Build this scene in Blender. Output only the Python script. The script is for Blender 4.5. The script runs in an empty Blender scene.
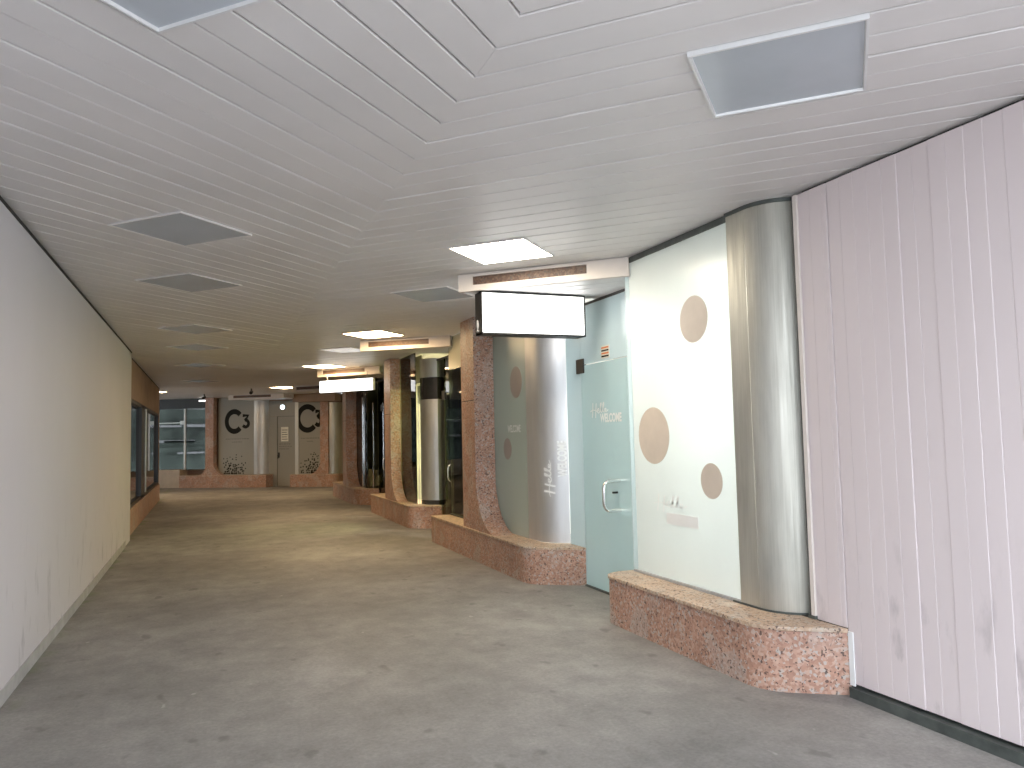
import bpy, math, random
from mathutils import Vector, Matrix
random.seed(7)
SC = bpy.context.scene
COL = SC.collection
HC = 2.954            # ceiling height
SOF = 2.795           # soffit over the door recesses
GZ = 0.37             # plinth height
XL, XR, XM = -1.115, 3.365, 1.008
PI = math.pi

# ------------------------------------------------------------------ materials
def new_mat(name):
    m = bpy.data.materials.new(name); m.use_nodes = True
    nt = m.node_tree; nt.nodes.clear()
    out = nt.nodes.new('ShaderNodeOutputMaterial')
    return m, nt, out

class G:
    """tiny node helper"""
    def __init__(s, nt): s.nt = nt
    def n(s, t, **kw):
        nd = s.nt.nodes.new(t)
        for k, v in kw.items():
            if k.startswith('i_'):
                nd.inputs[k[2:].replace('_', ' ')].default_value = v
            else: setattr(nd, k, v)
        return nd
    def l(s, a, b): s.nt.links.new(a, b)
    def pos(s, scale=(1, 1, 1)):
        g = s.n('ShaderNodeNewGeometry'); mp = s.n('ShaderNodeMapping')
        mp.inputs['Scale'].default_value = scale
        s.l(g.outputs['Position'], mp.inputs['Vector']); return mp.outputs['Vector']
    def noise(s, vec, scale, detail=4, rough=.55):
        t = s.n('ShaderNodeTexNoise'); t.inputs['Scale'].default_value = scale
        t.inputs['Detail'].default_value = detail; t.inputs['Roughness'].default_value = rough
        s.l(vec, t.inputs['Vector']); return t.outputs['Fac']
    def ramp(s, fac, stops):
        r = s.n('ShaderNodeValToRGB'); e = r.color_ramp.elements
        while len(e) < len(stops): e.new(.5)
        for el, (p, c) in zip(e, stops):
            el.position = p; el.color = (c[0], c[1], c[2], 1) if hasattr(c, '__len__') else (c, c, c, 1)
        s.l(fac, r.inputs['Fac']); return r.outputs['Color']
    def mix(s, fac, a, b, mode='MIX'):
        m = s.n('ShaderNodeMix', data_type='RGBA', blend_type=mode)
        for sock, v in ((m.inputs[0], fac), (m.inputs[6], a), (m.inputs[7], b)):
            if hasattr(v, 'default_value') or hasattr(v, 'is_linked'): s.l(v, sock)
            elif hasattr(v, '__len__'): sock.default_value = (v[0], v[1], v[2], 1)
            else: sock.default_value = v
        return m.outputs[2]
    def bump(s, h, strength=.3, dist=.01):
        b = s.n('ShaderNodeBump'); b.inputs['Strength'].default_value = strength
        b.inputs['Distance'].default_value = dist; s.l(h, b.inputs['Height']); return b.outputs['Normal']

def plain(name, col, rough=.5, metal=0., spec=.5, var=.06, vs=6.0, emit=None, es=0.):
    m, nt, out = new_mat(name); g = G(nt)
    p = g.n('ShaderNodeBsdfPrincipled')
    f = g.noise(g.pos(), vs)
    lo = [max(0, c * (1 - var)) for c in col]; hi = [min(1, c * (1 + var)) for c in col]
    g.l(g.ramp(f, [(.3, lo), (.7, hi)]), p.inputs['Base Color'])
    p.inputs['Roughness'].default_value = rough; p.inputs['Metallic'].default_value = metal
    p.inputs['Specular IOR Level'].default_value = spec
    if emit:
        p.inputs['Emission Color'].default_value = (*emit, 1); p.inputs['Emission Strength'].default_value = es
    g.l(p.outputs[0], out.inputs[0]); return m

def mat_floor():
    m, nt, out = new_mat('worn_concrete'); g = G(nt); P = g.pos()
    p = g.n('ShaderNodeBsdfPrincipled')
    big = g.noise(P, .55, 5, .6); mid = g.noise(g.pos((1, .8, 1)), 3.4, 8, .72); fine = g.noise(P, 45, 4, .7)
    c = g.ramp(big, [(.28, (.20, .193, .185)), (.5, (.285, .272, .257)), (.72, (.385, .37, .35))])
    c = g.mix(.55, c, g.ramp(mid, [(.3, (.5, .5, .51)), (.62, (1.16, 1.16, 1.16))]), 'MULTIPLY')
    c = g.mix(.45, c, g.ramp(fine, [(.3, .6), (.7, 1.2)]), 'MULTIPLY')
    sp = g.noise(g.pos((1.0, .7, 1)), 5.2, 2, .5)
    c = g.mix(g.ramp(sp, [(.66, 0.), (.72, .5)]), c, (.12, .115, .11))
    ls = g.noise(g.pos((1.3, .8, 1)), 7.7, 2, .5)
    c = g.mix(g.ramp(ls, [(.73, 0.), (.77, .55)]), c, (.46, .45, .42))
    # moss on the floor along the left wall
    xyz = g.n('ShaderNodeSeparateXYZ'); g.l(P, xyz.inputs[0])
    mr = g.n('ShaderNodeMapRange'); mr.inputs['From Min'].default_value = -1.11; mr.inputs['From Max'].default_value = -.98
    mr.inputs['To Min'].default_value = .8; mr.inputs['To Max'].default_value = 0
    g.l(xyz.outputs['X'], mr.inputs['Value'])
    mo = g.noise(P, 3.1, 4, .6)
    mm = g.n('ShaderNodeMath', operation='MULTIPLY'); g.l(mr.outputs[0], mm.inputs[0]); g.l(g.ramp(mo, [(.5, 0.), (.7, 1.)]), mm.inputs[1])
    c = g.mix(mm.outputs[0], c, (.13, .19, .07))
    g.l(c, p.inputs['Base Color'])
    p.inputs['Roughness'].default_value = .62; p.inputs['Specular IOR Level'].default_value = .4
    g.l(g.bump(mid, .25, .01), p.inputs['Normal'])
    g.l(p.outputs[0], out.inputs[0]); return m

def mat_granite(name, pink, light, grey, k=1.0):
    m, nt, out = new_mat(name); g = G(nt); P = g.pos()
    p = g.n('ShaderNodeBsdfPrincipled')
    v1 = g.n('ShaderNodeTexVoronoi'); v1.inputs['Scale'].default_value = 62; v1.inputs['Randomness'].default_value = 1
    g.l(P, v1.inputs['Vector'])
    sp = g.n('ShaderNodeSeparateColor'); g.l(v1.outputs['Color'], sp.inputs[0])
    c = g.ramp(sp.outputs[0], [(.0, tuple(x * .8 for x in pink)), (.4, pink), (.78, light), (.97, grey)])
    big = g.noise(P, 3.2, 5, .65)
    c = g.mix(.6, c, g.ramp(big, [(.3, (.66, .62, .60)), (.65, (1.12, 1.1, 1.08))]), 'MULTIPLY')
    slab = g.n('ShaderNodeTexVoronoi'); slab.inputs['Scale'].default_value = 5.5; slab.feature = 'SMOOTH_F1'; slab.inputs['Smoothness'].default_value = .25
    mp = g.pos((1, 1, .7)); g.l(mp, slab.inputs['Vector'])
    ss = g.n('ShaderNodeSeparateColor'); g.l(slab.outputs['Color'], ss.inputs[0])
    c = g.mix(g.ramp(ss.outputs[1], [(.70, 0.), (.86, .4)]), c, grey)
    d = g.noise(P, 58, 2, .5); d2 = g.noise(P, 36, 1, .4)
    pit = g.ramp(d, [(.625, 0.), (.66, .9)]); pit2 = g.ramp(d2, [(.665, 0.), (.69, .85)])
    c = g.mix(pit, c, (.085, .05, .04)); c = g.mix(pit2, c, (.09, .055, .045))
    g.l(c, p.inputs['Base Color']); p.inputs['Roughness'].default_value = .5
    inv = g.n('ShaderNodeMath', operation='SUBTRACT'); inv.inputs[0].default_value = 1; g.l(pit, inv.inputs[1])
    g.l(g.bump(inv.outputs[0], .5, .004), p.inputs['Normal'])
    g.l(p.outputs[0], out.inputs[0]); return m

def mat_metal(name, col, rough=.3, stain=True):
    m, nt, out = new_mat(name); g = G(nt)
    p = g.n('ShaderNodeBsdfPrincipled'); p.inputs['Metallic'].default_value = .95
    br = g.noise(g.pos((40, 40, .5)), 3, 2, .5)
    st = g.noise(g.pos((4, 4, .7)), 1.3, 5, .6)
    c = g.ramp(st, [(.32, tuple(x * (.78 if stain else .92) for x in col)), (.55, col), (.75, tuple(min(1, x * 1.08) for x in col))])
    g.l(c, p.inputs['Base Color'])
    g.l(g.ramp(br, [(.3, rough * .85), (.7, rough * 1.25)]), p.inputs['Roughness'])
    p.inputs['Anisotropic'].default_value = .5
    g.l(p.outputs[0], out.inputs[0]); return m

def mat_frost(name, col, trans=.5, rough=.12, ior=1.5):
    m, nt, out = new_mat(name); g = G(nt)
    f = g.noise(g.pos((1, 1, .4)), 1.6, 3, .5)
    c = g.ramp(f, [(.3, tuple(x * .95 for x in col)), (.7, col)])
    d = g.n('ShaderNodeBsdfDiffuse'); t = g.n('ShaderNodeBsdfTranslucent'); gl = g.n('ShaderNodeBsdfGlossy')
    g.l(c, d.inputs[0]); g.l(c, t.inputs[0]); gl.inputs['Roughness'].default_value = rough
    a = g.n('ShaderNodeMixShader'); a.inputs[0].default_value = trans; g.l(d.outputs[0], a.inputs[1]); g.l(t.outputs[0], a.inputs[2])
    fr = g.n('ShaderNodeFresnel'); fr.inputs['IOR'].default_value = ior
    b = g.n('ShaderNodeMixShader'); g.l(fr.outputs[0], b.inputs[0]); g.l(a.outputs[0], b.inputs[1]); g.l(gl.outputs[0], b.inputs[2])
    g.l(b.outputs[0], out.inputs[0]); return m

def mat_clear(name, tint, refl=.12, rough=.02, ior=1.55):
    m, nt, out = new_mat(name); g = G(nt)
    f = g.noise(g.pos((1, 1, .5)), 2.2, 3, .5)
    t = g.n('ShaderNodeBsdfTransparent'); gl = g.n('ShaderNodeBsdfGlossy'); gl.inputs['Roughness'].default_value = rough
    g.l(g.ramp(f, [(.3, tuple(x * .92 for x in tint)), (.7, tint)]), t.inputs[0])
    fr = g.n('ShaderNodeFresnel'); fr.inputs['IOR'].default_value = ior
    ad = g.n('ShaderNodeMath', operation='ADD'); ad.inputs[1].default_value = refl; ad.use_clamp = True; g.l(fr.outputs[0], ad.inputs[0])
    b = g.n('ShaderNodeMixShader'); g.l(ad.outputs[0], b.inputs[0]); g.l(t.outputs[0], b.inputs[1]); g.l(gl.outputs[0], b.inputs[2])
    g.l(b.outputs[0], out.inputs[0]); return m

def mat_emit(name, col, s):
    m, nt, out = new_mat(name); g = G(nt)
    e = g.n('ShaderNodeEmission'); e.inputs['Strength'].default_value = s
    f = g.noise(g.pos(), 2.0, 2, .4)
    g.l(g.ramp(f, [(.3, tuple(c * .97 for c in col)), (.7, col)]), e.inputs[0]); g.l(e.outputs[0], out.inputs[0]); return m

def mat_wall(name, col, dirt, grooves=False):
    m, nt, out = new_mat(name); g = G(nt); P = g.pos()
    p = g.n('ShaderNodeBsdfPrincipled')
    f = g.noise(g.pos((1, 1, .5)), 1.1, 4, .55)
    c = g.ramp(f, [(.3, tuple(x * .95 for x in col)), (.7, col)])
    sm = g.noise(g.pos((1, 2.2, .8)), 3.3, 5, .62)
    xyz = g.n('ShaderNodeSeparateXYZ'); g.l(P, xyz.inputs[0])
    mr = g.n('ShaderNodeMapRange'); mr.inputs['From Min'].default_value = .05; mr.inputs['From Max'].default_value = 1.1
    mr.inputs['To Min'].default_value = 1; mr.inputs['To Max'].default_value = 0; g.l(xyz.outputs['Z'], mr.inputs['Value'])
    mm = g.n('ShaderNodeMath', operation='MULTIPLY'); g.l(mr.outputs[0], mm.inputs[0])
    g.l(g.ramp(sm, [(.56, 0.), (.72, dirt)]), mm.inputs[1])
    c = g.mix(mm.outputs[0], c, tuple(x * .45 for x in col))
    g.l(c, p.inputs['Base Color']); p.inputs['Roughness'].default_value = .55
    g.l(p.outputs[0], out.inputs[0]); return m

M = dict(
    floor=mat_floor(),
    ceiling=plain('painted_ceiling_slats', (.73, .705, .695), .42, var=.05, vs=1.2),
    gap=plain('dark_gap', (.03, .028, .026), .8),
    wall_l=mat_wall('painted_wall', (.685, .665, .695), .7),
    boards=mat_wall('painted_boards', (.735, .65, .65), .7),
    skirt=plain('grey_skirting', (.42, .42, .42), .6, var=.15),
    kerb=plain('dark_green_kerb', (.075, .085, .078), .55, var=.35, vs=9),
    granite=mat_granite('pink_granite', (.47, .265, .19), (.55, .37, .285), (.48, .43, .39)),
    cap=mat_granite('dusty_granite_top', (.56, .40, .28), (.64, .49, .36), (.56, .50, .43)),
    brown=plain('brown_render', (.36, .25, .185), .7, var=.12, vs=2),
    beige=plain('beige_plinth', (.50, .42, .34), .6, var=.08),
    metal=mat_metal('brushed_steel', (.62, .62, .60), .42),
    metal_m=mat_metal('matt_steel', (.60, .585, .52), .55, True),
    metal2=mat_metal('satin_foil_steel', (.70, .70, .70), .46, False),
    chrome=mat_metal('chrome', (.85, .85, .84), .08, False),
    black=plain('black_metal', (.018, .017, .016), .4),
    darkm=plain('dark_panel', (.03, .03, .03), .22, var=.2),
    frost=mat_frost('frosted_mint_glass', (.90, .955, .945), .38, .28),
    frost_edge=mat_frost('frosted_glass_edge', (.76, .87, .90), .5),
    film=mat_frost('faint_white_film', (.97, .97, .965), .6, .3),
    frost_d=mat_frost('frosted_teal_glass', (.66, .80, .82), .5),
    frost_g=mat_frost('frosted_grey_green_glass', (.52, .57, .52), .35, .34),
    frost_c=mat_frost('frosted_grey_film', (.37, .365, .325), .1, .25),
    frost_p=mat_frost('pale_film', (.62, .60, .48), .4, .25),
    clear=mat_clear('greenish_glass', (.64, .70, .52), .0, ior=1.28),
    smoke=mat_clear('smoked_glass', (.30, .31, .28), .0, ior=1.3),
    smoke_l=mat_clear('light_smoked_glass', (.72, .72, .66), .0, ior=1.2),
    mirror=mat_clear('reflective_window_glass', (.25, .28, .26), .12),
    dot=plain('beige_dot_film', (.66, .58, .50), .35, var=.05),
    dot_d=plain('dim_beige_dot_film', (.42, .36, .32), .35, var=.05),
    vinyl=plain('white_vinyl', (.92, .93, .92), .4, var=.02),
    vinyl_f=plain('faint_white_vinyl', (.86, .92, .90), .3, var=.02),
    ink=plain('black_vinyl', (.014, .014, .012), .6, spec=.15, var=.1),
    ink_g=plain('grey_vinyl', (.17, .165, .15), .45, var=.1),
    fascia=plain('cream_fascia', (.72, .66, .61), .5, var=.04),
    rust=mat_granite('rusty_brown_inlay', (.13, .08, .06), (.20, .13, .095), (.11, .09, .08)),
    alu=plain('white_aluminium', (.74, .74, .74), .35, metal=.2, var=.03),
    off=plain('unlit_diffuser', (.50, .54, .585), .25, var=.05, vs=3),
    lit=mat_emit('lit_diffuser', (1.0, .88, .70), 14),
    litw=mat_emit('warm_lit_diffuser', (1.0, .70, .38), 20),
    sign=mat_emit('backlit_sign_face', (1.0, .99, .97), 1.6),
    cool=mat_emit('cool_glow', (.75, .88, 1.0), 2.0),
    paper=plain('white_paper', (.78, .76, .66), .6, var=.05),
    sheet=plain('white_plastic_sheet', (.88, .86, .70), .5, var=.06),
    orange=plain('orange_print', (.75, .22, .06), .5, var=.05),
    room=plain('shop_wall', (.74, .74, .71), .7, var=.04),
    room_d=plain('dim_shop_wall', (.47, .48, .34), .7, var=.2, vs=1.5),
    street=plain('grey_facade', (.10, .125, .105), .6, var=.6, vs=.8),
    post=plain('pale_post', (.62, .64, .62), .3, metal=.4, var=.03),
)

# ------------------------------------------------------------------ mesh helpers
class MB:
    def __init__(s): s.v = []; s.f = []
    def add(s, vs, fs):
        o = len(s.v); s.v += [tuple(v) for v in vs]; s.f += [[i + o for i in f] for f in fs]; return s
    def prism(s, poly, z0, z1):
        n = len(poly)
        vs = [(x, y, z0) for x, y in poly] + [(x, y, z1) for x, y in poly]
        fs = [list(range(n))[::-1], list(range(n, 2 * n))] + [[i, (i + 1) % n, n + (i + 1) % n, n + i] for i in range(n)]
        return s.add(vs, fs)
    def box(s, a, b):
        return s.prism([(a[0], a[1]), (b[0], a[1]), (b[0], b[1]), (a[0], b[1])], a[2], b[2])
    def loft(s, A, B, cap=True):
        n = len(A)
        fs = [[i, (i + 1) % n, n + (i + 1) % n, n + i] for i in range(n)]
        if cap: fs += [list(range(n))[::-1], list(range(n, 2 * n))]
        return s.add(list(A) + list(B), fs)
    def tube(s, pts, r, n=10, closed=False):
        pts = [Vector(p) for p in pts]; rings = []
        ref = None
        for i, p in enumerate(pts):
            a = pts[max(0, i - 1)]; b = pts[min(len(pts) - 1, i + 1)]
            t = (b - a).normalized()
            if ref is None: ref = Vector((0, 0, 1)) if abs(t.z) < .9 else Vector((1, 0, 0))
            u = (ref - t * ref.dot(t)).normalized(); ref = u; w = t.cross(u)
            rings.append([p + r * (math.cos(2 * PI * k / n) * u + math.sin(2 * PI * k / n) * w) for k in range(n)])
        o = len(s.v)
        for rg in rings: s.v += [tuple(q) for q in rg]
        for i in range(len(rings) - 1):
            for k in range(n):
                s.f.append([o + i * n + k, o + i * n + (k + 1) % n, o + (i + 1) * n + (k + 1) % n, o + (i + 1) * n + k])
        s.f.append([o + k for k in range(n)][::-1]); s.f.append([o + (len(rings) - 1) * n + k for k in range(n)])
        return s

def obj(name, mb, mat, parent=None, bevel=0., smooth=False):
    me = bpy.data.meshes.new(name)
    off = Vector(parent.location) if parent else Vector((0, 0, 0))
    q = parent
    while q is not None and q.parent is not None:
        q = q.parent; off += Vector(q.location)
    me.from_pydata([tuple(Vector(v) - off) for v in mb.v], [], mb.f)
    me.materials.append(M[mat])
    me.validate(); me.update()
    import bmesh
    b = bmesh.new(); b.from_mesh(me); bmesh.ops.recalc_face_normals(b, faces=b.faces); b.to_mesh(me); b.free()
    if smooth:
        for p in me.polygons: p.use_smooth = True
        try: me.set_sharp_from_angle(angle=math.radians(35))
        except Exception: pass
    o = bpy.data.objects.new(name, me); COL.objects.link(o)
    if parent: o.parent = parent
    if bevel:
        bv = o.modifiers.new('bevel', 'BEVEL'); bv.width = bevel; bv.segments = 2; bv.limit_method = 'ANGLE'; bv.angle_limit = math.radians(40)
    return o

def tag(o, label=None, cat=None, group=None, kind=None):
    if label: o['label'] = label
    if cat: o['category'] = cat
    if group: o['group'] = group
    if kind: o['kind'] = kind
    return o
def thing(name, loc, label, cat, group=None, kind=None):
    e = bpy.data.objects.new(name, None); COL.objects.link(e); e.location = loc; e.empty_display_size = .1
    return tag(e, label, cat, group, kind)
def struct(name, mb, mat, label, cat, bevel=0.):
    return tag(obj(name, mb, mat, None, bevel), label, cat, None, 'structure')

class Frame:
    """facade frame: u runs to the right along the facade, v into the shop"""
    def __init__(s, ox, oy, ang):
        s.o = (ox, oy); s.a = (math.cos(ang), math.sin(ang)); s.b = (-math.sin(ang), math.cos(ang))
    def p(s, u, v): return (s.o[0] + u * s.a[0] + v * s.b[0], s.o[1] + u * s.a[1] + v * s.b[1])
    def q(s, u, v, z): x, y = s.p(u, v); return (x, y, z)
def ubox(mb, F, u0, u1, v0, v1, z0, z1):
    return mb.prism([F.p(u0, v0), F.p(u1, v0), F.p(u1, v1), F.p(u0, v1)], z0, z1)
def uz(mb, F, prof, v0, v1):
    """profile (u, z) extruded in v"""
    return mb.loft([F.q(u, v0, z) for u, z in prof], [F.q(u, v1, z) for u, z in prof])
def arcpath(u0, v0, r, turn, vend, n=10, sign=1):
    """(u,v): tangent to +u at (u0,v0), turning towards +v, then straight to vend"""
    pts = []
    for i in range(n + 1):
        a = math.radians(turn) * i / n
        pts.append((u0 + sign * r * math.sin(a), v0 + r * (1 - math.cos(a))))
    a = math.radians(turn); u, v = pts[-1]
    if vend > v: pts.append((u + sign * (vend - v) / math.tan(a), vend))
    return pts
def sheet(mb, F, path, z0, z1, t=.012):
    """vertical sheet following a (u,v) path"""
    ins = []
    for i, (u, v) in enumerate(path):
        a = path[max(0, i - 1)]; b = path[min(len(path) - 1, i + 1)]
        du, dv = b[0] - a[0], b[1] - a[1]; L = math.hypot(du, dv)
        ins.append((u - dv / L * t, v + du / L * t))
    poly = path + ins[::-1]
    n = len(path)
    lo = [F.q(u, v, z0) for u, v in path] + [F.q(u, v, z0) for u, v in ins]
    hi = [F.q(u, v, z1) for u, v in path] + [F.q(u, v, z1) for u, v in ins]
    vs = lo + hi; N = 2 * n; fs = []
    for i in range(n - 1):
        fs += [[i, i + 1, N + i + 1, N + i], [n + i, N + n + i, N + n + i + 1, n + i + 1],
               [i, n + i, n + i + 1, i + 1], [N + i, N + i + 1, N + n + i + 1, N + n + i]]
    fs += [[0, N, N + n, n], [n - 1, 2 * n - 1, N + 2 * n - 1, N + n - 1]]
    return mb.add(vs, fs)

# ------------------------------------------------------------------ lettering
def text_shape(body, extr=0., bold=0.):
    cu = bpy.data.curves.new('lettering', 'FONT'); cu.body = body; cu.size = 1; cu.offset = bold; cu.resolution_u = 4
    ob = bpy.data.objects.new('lettering', cu); COL.objects.link(ob)
    dg = bpy.context.evaluated_depsgraph_get(); dg.update()
    me = bpy.data.meshes.new_from_object(ob.evaluated_get(dg))
    vs = [(v.co.x, v.co.y) for v in me.vertices]; fs = [list(p.vertices) for p in me.polygons]
    bpy.data.objects.remove(ob); bpy.data.meshes.remove(me); bpy.data.curves.remove(cu)
    x0 = min(v[0] for v in vs); x1 = max(v[0] for v in vs); y0 = min(v[1] for v in vs); y1 = max(v[1] for v in vs)
    return [((x - x0) / (x1 - x0), (y - y0) / (y1 - y0)) for x, y in vs], fs      # normalised to a unit box
def stroke(pts, w):
    """ribbon of width w along 2-D points"""
    vs = []; fs = []
    for i, (x, y) in enumerate(pts):
        a = pts[max(0, i - 1)]; b = pts[min(len(pts) - 1, i + 1)]
        dx, dy = b[0] - a[0], b[1] - a[1]; L = math.hypot(dx, dy) or 1
        vs += [(x - dy / L * w / 2, y + dx / L * w / 2), (x + dy / L * w / 2, y - dx / L * w / 2)]
    for i in range(len(pts) - 1): fs.append([2 * i, 2 * i + 1, 2 * i + 3, 2 * i + 2])
    return vs, fs
def smooth_pts(P, n=6):
    out = []
    for i in range(len(P) - 1):
        p0 = P[max(0, i - 1)]; p1 = P[i]; p2 = P[i + 1]; p3 = P[min(len(P) - 1, i + 2)]
        for k in range(n):
            t = k / n
            out.append(tuple(.5 * (2 * p1[j] + (p2[j] - p0[j]) * t + (2 * p0[j] - 5 * p1[j] + 4 * p2[j] - p3[j]) * t * t
                                   + (3 * p1[j] - p0[j] - 3 * p2[j] + p3[j]) * t ** 3) for j in (0, 1)))
    out.append(P[-1]); return out
def hello_shape(w=.035):
    """handwritten Hello in a box about 1 wide and .8 high"""
    st = [[(.10, .02), (.14, .40), (.16, .80)], [(.30, .0), (.33, .40), (.36, .76)],
          [(.0, .34), (.12, .42), (.30, .40), (.42, .34), (.50, .40), (.50, .48), (.44, .46), (.42, .34), (.48, .26), (.56, .32),
           (.64, .60), (.66, .76), (.61, .70), (.61, .36), (.66, .28), (.72, .36), (.80, .64), (.81, .78), (.76, .70), (.75, .38), (.80, .29),
           (.88, .33), (.93, .43), (.87, .46), (.85, .36), (.92, .29), (1.06, .40)]]
    V = []; Fc = []
    for s_ in st:
        vs, fs = stroke(smooth_pts(s_), w); o = len(V); V += vs; Fc += [[i + o for i in f] for f in fs]
    return V, Fc
def letters(mb, shape, fn):
    """shape in (s,t) mapped to 3-D by fn"""
    vs, fs = shape
    return mb.add([fn(x, y) for x, y in vs], fs)

# ------------------------------------------------------------------ slatted ceiling
def clip(poly, a, b, c):
    out = []
    for i in range(len(poly)):
        p = poly[i]; q = poly[(i + 1) % len(poly)]
        dp = a * p[0] + b * p[1] - c; dq = a * q[0] + b * q[1] - c
        if dp >= 0: out.append(p)
        if dp * dq < 0:
            t = dp / (dp - dq); out.append((p[0] + t * (q[0] - p[0]), p[1] + t * (q[1] - p[1])))
    return out
PITCH, C0, GAP = .2465, 2.635, .0045
def slats(mb, region, side, z, th=.026, jitter=.003, gap=GAP):
    """chevron slats: c = y + |x - XM|; side -1 left of the ridge, +1 right"""
    a, b = (side, 1); off = side * XM
    cs = [a * x + b * y - off for x, y in region]
    k0 = math.floor((min(cs) - C0) / PITCH) - 1; k1 = math.ceil((max(cs) - C0) / PITCH) + 1
    for k in range(k0, k1):
        rs = random.Random(k * 7 + (3 if side > 0 else 0)); dz = rs.uniform(0, jitter)
        lo = C0 + k * PITCH; hi = lo + PITCH; ch = .004
        def cut(g): 
            q = clip(region, a, b, lo + off + g * 1.414); return clip(q, -a, -b, -(hi + off - g * 1.414)) if len(q) > 2 else q
        inner = cut(gap + ch); outer = cut(gap)
        if len(inner) < 3 or len(outer) != len(inner): 
            if len(outer) >= 3: mb.prism(outer, z + dz, z + th)
            continue
        n = len(inner); r = 0
        A = [(x, y, z + dz) for x, y in inner]; B = [(x, y, z + dz + .004) for x, y in outer]; T = [(x, y, z + th) for x, y in outer]
        # match start vertices
        r = min(range(n), key=lambda s: sum((outer[(i + s) % n][0] - inner[i][0]) ** 2 + (outer[(i + s) % n][1] - inner[i][1]) ** 2 for i in range(n)))
        B = B[r:] + B[:r]; T = T[r:] + T[:r]
        vs = A + B + T
        fs = [list(range(n))[::-1], list(range(2 * n, 3 * n))]
        for i in range(n):
            j = (i + 1) % n
            fs += [[i, j, n + j, n + i], [n + i, n + j, 2 * n + j, 2 * n + i]]
        mb.add(vs, fs)

Y0 = .3      # the passage opens to the street behind the viewer
FW = Frame(-1.32, 28.2, math.radians(-33.8))        # the far facade
mb = MB()
slats(mb, [(XL - .06, Y0), (XM, Y0), (XM, 29), (XL - .06, 29)], -1, HC)
slats(mb, [(XM, Y0), (XR + .3, Y0), (XR + .3, 29), (XM, 29)], 1, HC)
slats(mb, [(-9, 22.4), (XL - .06, 22.4), (XL - .06, 34), (-9, 34)], -1, HC)
mb.box((XL - .3, Y0, HC + .03), (6.2, 30, HC + .12)); mb.box((-9, 22.4, HC + .03), (XL - .3, 35, HC + .12))
struct('ceiling', mb, 'ceiling', 'white slatted ceiling laid in chevrons along the passage', 'ceiling')
mb = MB(); mb.box((-9.5, -14, -.1), (6.5, 36, 0))
struct('floor', mb, 'floor', 'worn grey concrete floor of the passage', 'floor')

mb = MB(); mb.box((-16, 12, 0), (-15.8, 40, 12))
for k in range(8): mb.box((-15.8, 12, 1.0 + k * 1.35), (-15.7, 40, 1.25 + k * 1.35))
struct('wall_street', mb, 'street', 'grey building front across the side street, seen only as reflection', 'wall')
mb = MB(); rs = random.Random(2)
for k in range(16):
    y = rs.uniform(14, 38); z = rs.choice([.9, 1.5, 1.8, 2.3]); mb.box((-15.65, y, z), (-15.6, y + rs.uniform(.6, 2.5), z + rs.uniform(.06, .16)))
struct('trim_8', mb, 'skirt', 'pale bands on the street facade, seen only as reflection', 'trim')
# ------------------------------------------------------------------ left side
XB = -1.19
mb = MB(); mb.box((XL - .25, Y0, 0), (XL, 13.42, HC - .04))
w = struct('wall_left', mb, 'wall_l', 'smooth pale grey painted wall running along the passage', 'wall')
mb = MB(); mb.box((XL - .2, Y0, HC - .038), (XL + .004, 13.42, HC - .016)); mb.box((XB - .2, 13.42, HC - .038), (XB + .004, 22.4, HC - .016))  # proud black strips carry the shadow line under the ceiling
struct('trim_1', mb, 'gap', 'black strip standing in for the shadow gap between the pale wall and the slatted ceiling', 'trim')
mb = MB(); mb.prism([(XL, Y0), (XL + .012, Y0), (XL + .012, 12.6), (XL, 12.75)], 0, .085)
struct('baseboard_left', mb, 'skirt', 'low grey skirting strip at the foot of the pale wall', 'baseboard')
# brown end wall with its window
XB = -1.19; YB0, YB1 = 13.42, 22.45
mb = MB()
mb.box((-9, YB0, 0), (XB - .12, YB1, HC - .03))
mb.box((XB - .12, YB0, 2.26), (XB, YB1, HC - .025)); mb.box((XB - .12, YB1 - .16, .42), (XB, YB1, 2.26)); mb.box((XB - .12, YB0, .42), (XB, 14.05, 2.26))
struct('wall_back_left', mb, 'brown', 'brown rendered wall beyond the pale wall, around a dark window', 'wall')
mb = MB(); mb.box((XB - .12, YB0 + .01, 0), (XB + .02, YB1 + .01, .42))
struct('trim_2', mb, 'granite', 'pink granite plinth under the dark window on the brown wall', 'plinth', .006)
e = thing('window_1', (XB - .06, 18.2, .42), 'dark reflective shop window set in the brown wall on the left', 'window', None, 'structure')
mb = MB()
for (a, b) in (((14.05, .42), (14.13, 2.26)), ((22.21, .42), (22.29, 2.26)), ((14.05, .42), (22.29, .48)), ((14.05, 2.2), (22.29, 2.26)), ((16.75, .42), (17.45, 2.26))):
    mb.box((XB - .1, a[0], a[1]), (XB - .01, b[0], b[1]))
obj('frame', mb, 'black', e)
mb = MB(); mb.box((XB - .075, 14.1, .45), (XB - .06, 22.25, 2.23)); obj('pane', mb, 'mirror', e)
mb = MB(); mb.tube([(XB + .005, 17.6, .5), (XB + .005, 17.6, 2.2)], .018); obj('mullion', mb, 'post', e)

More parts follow.
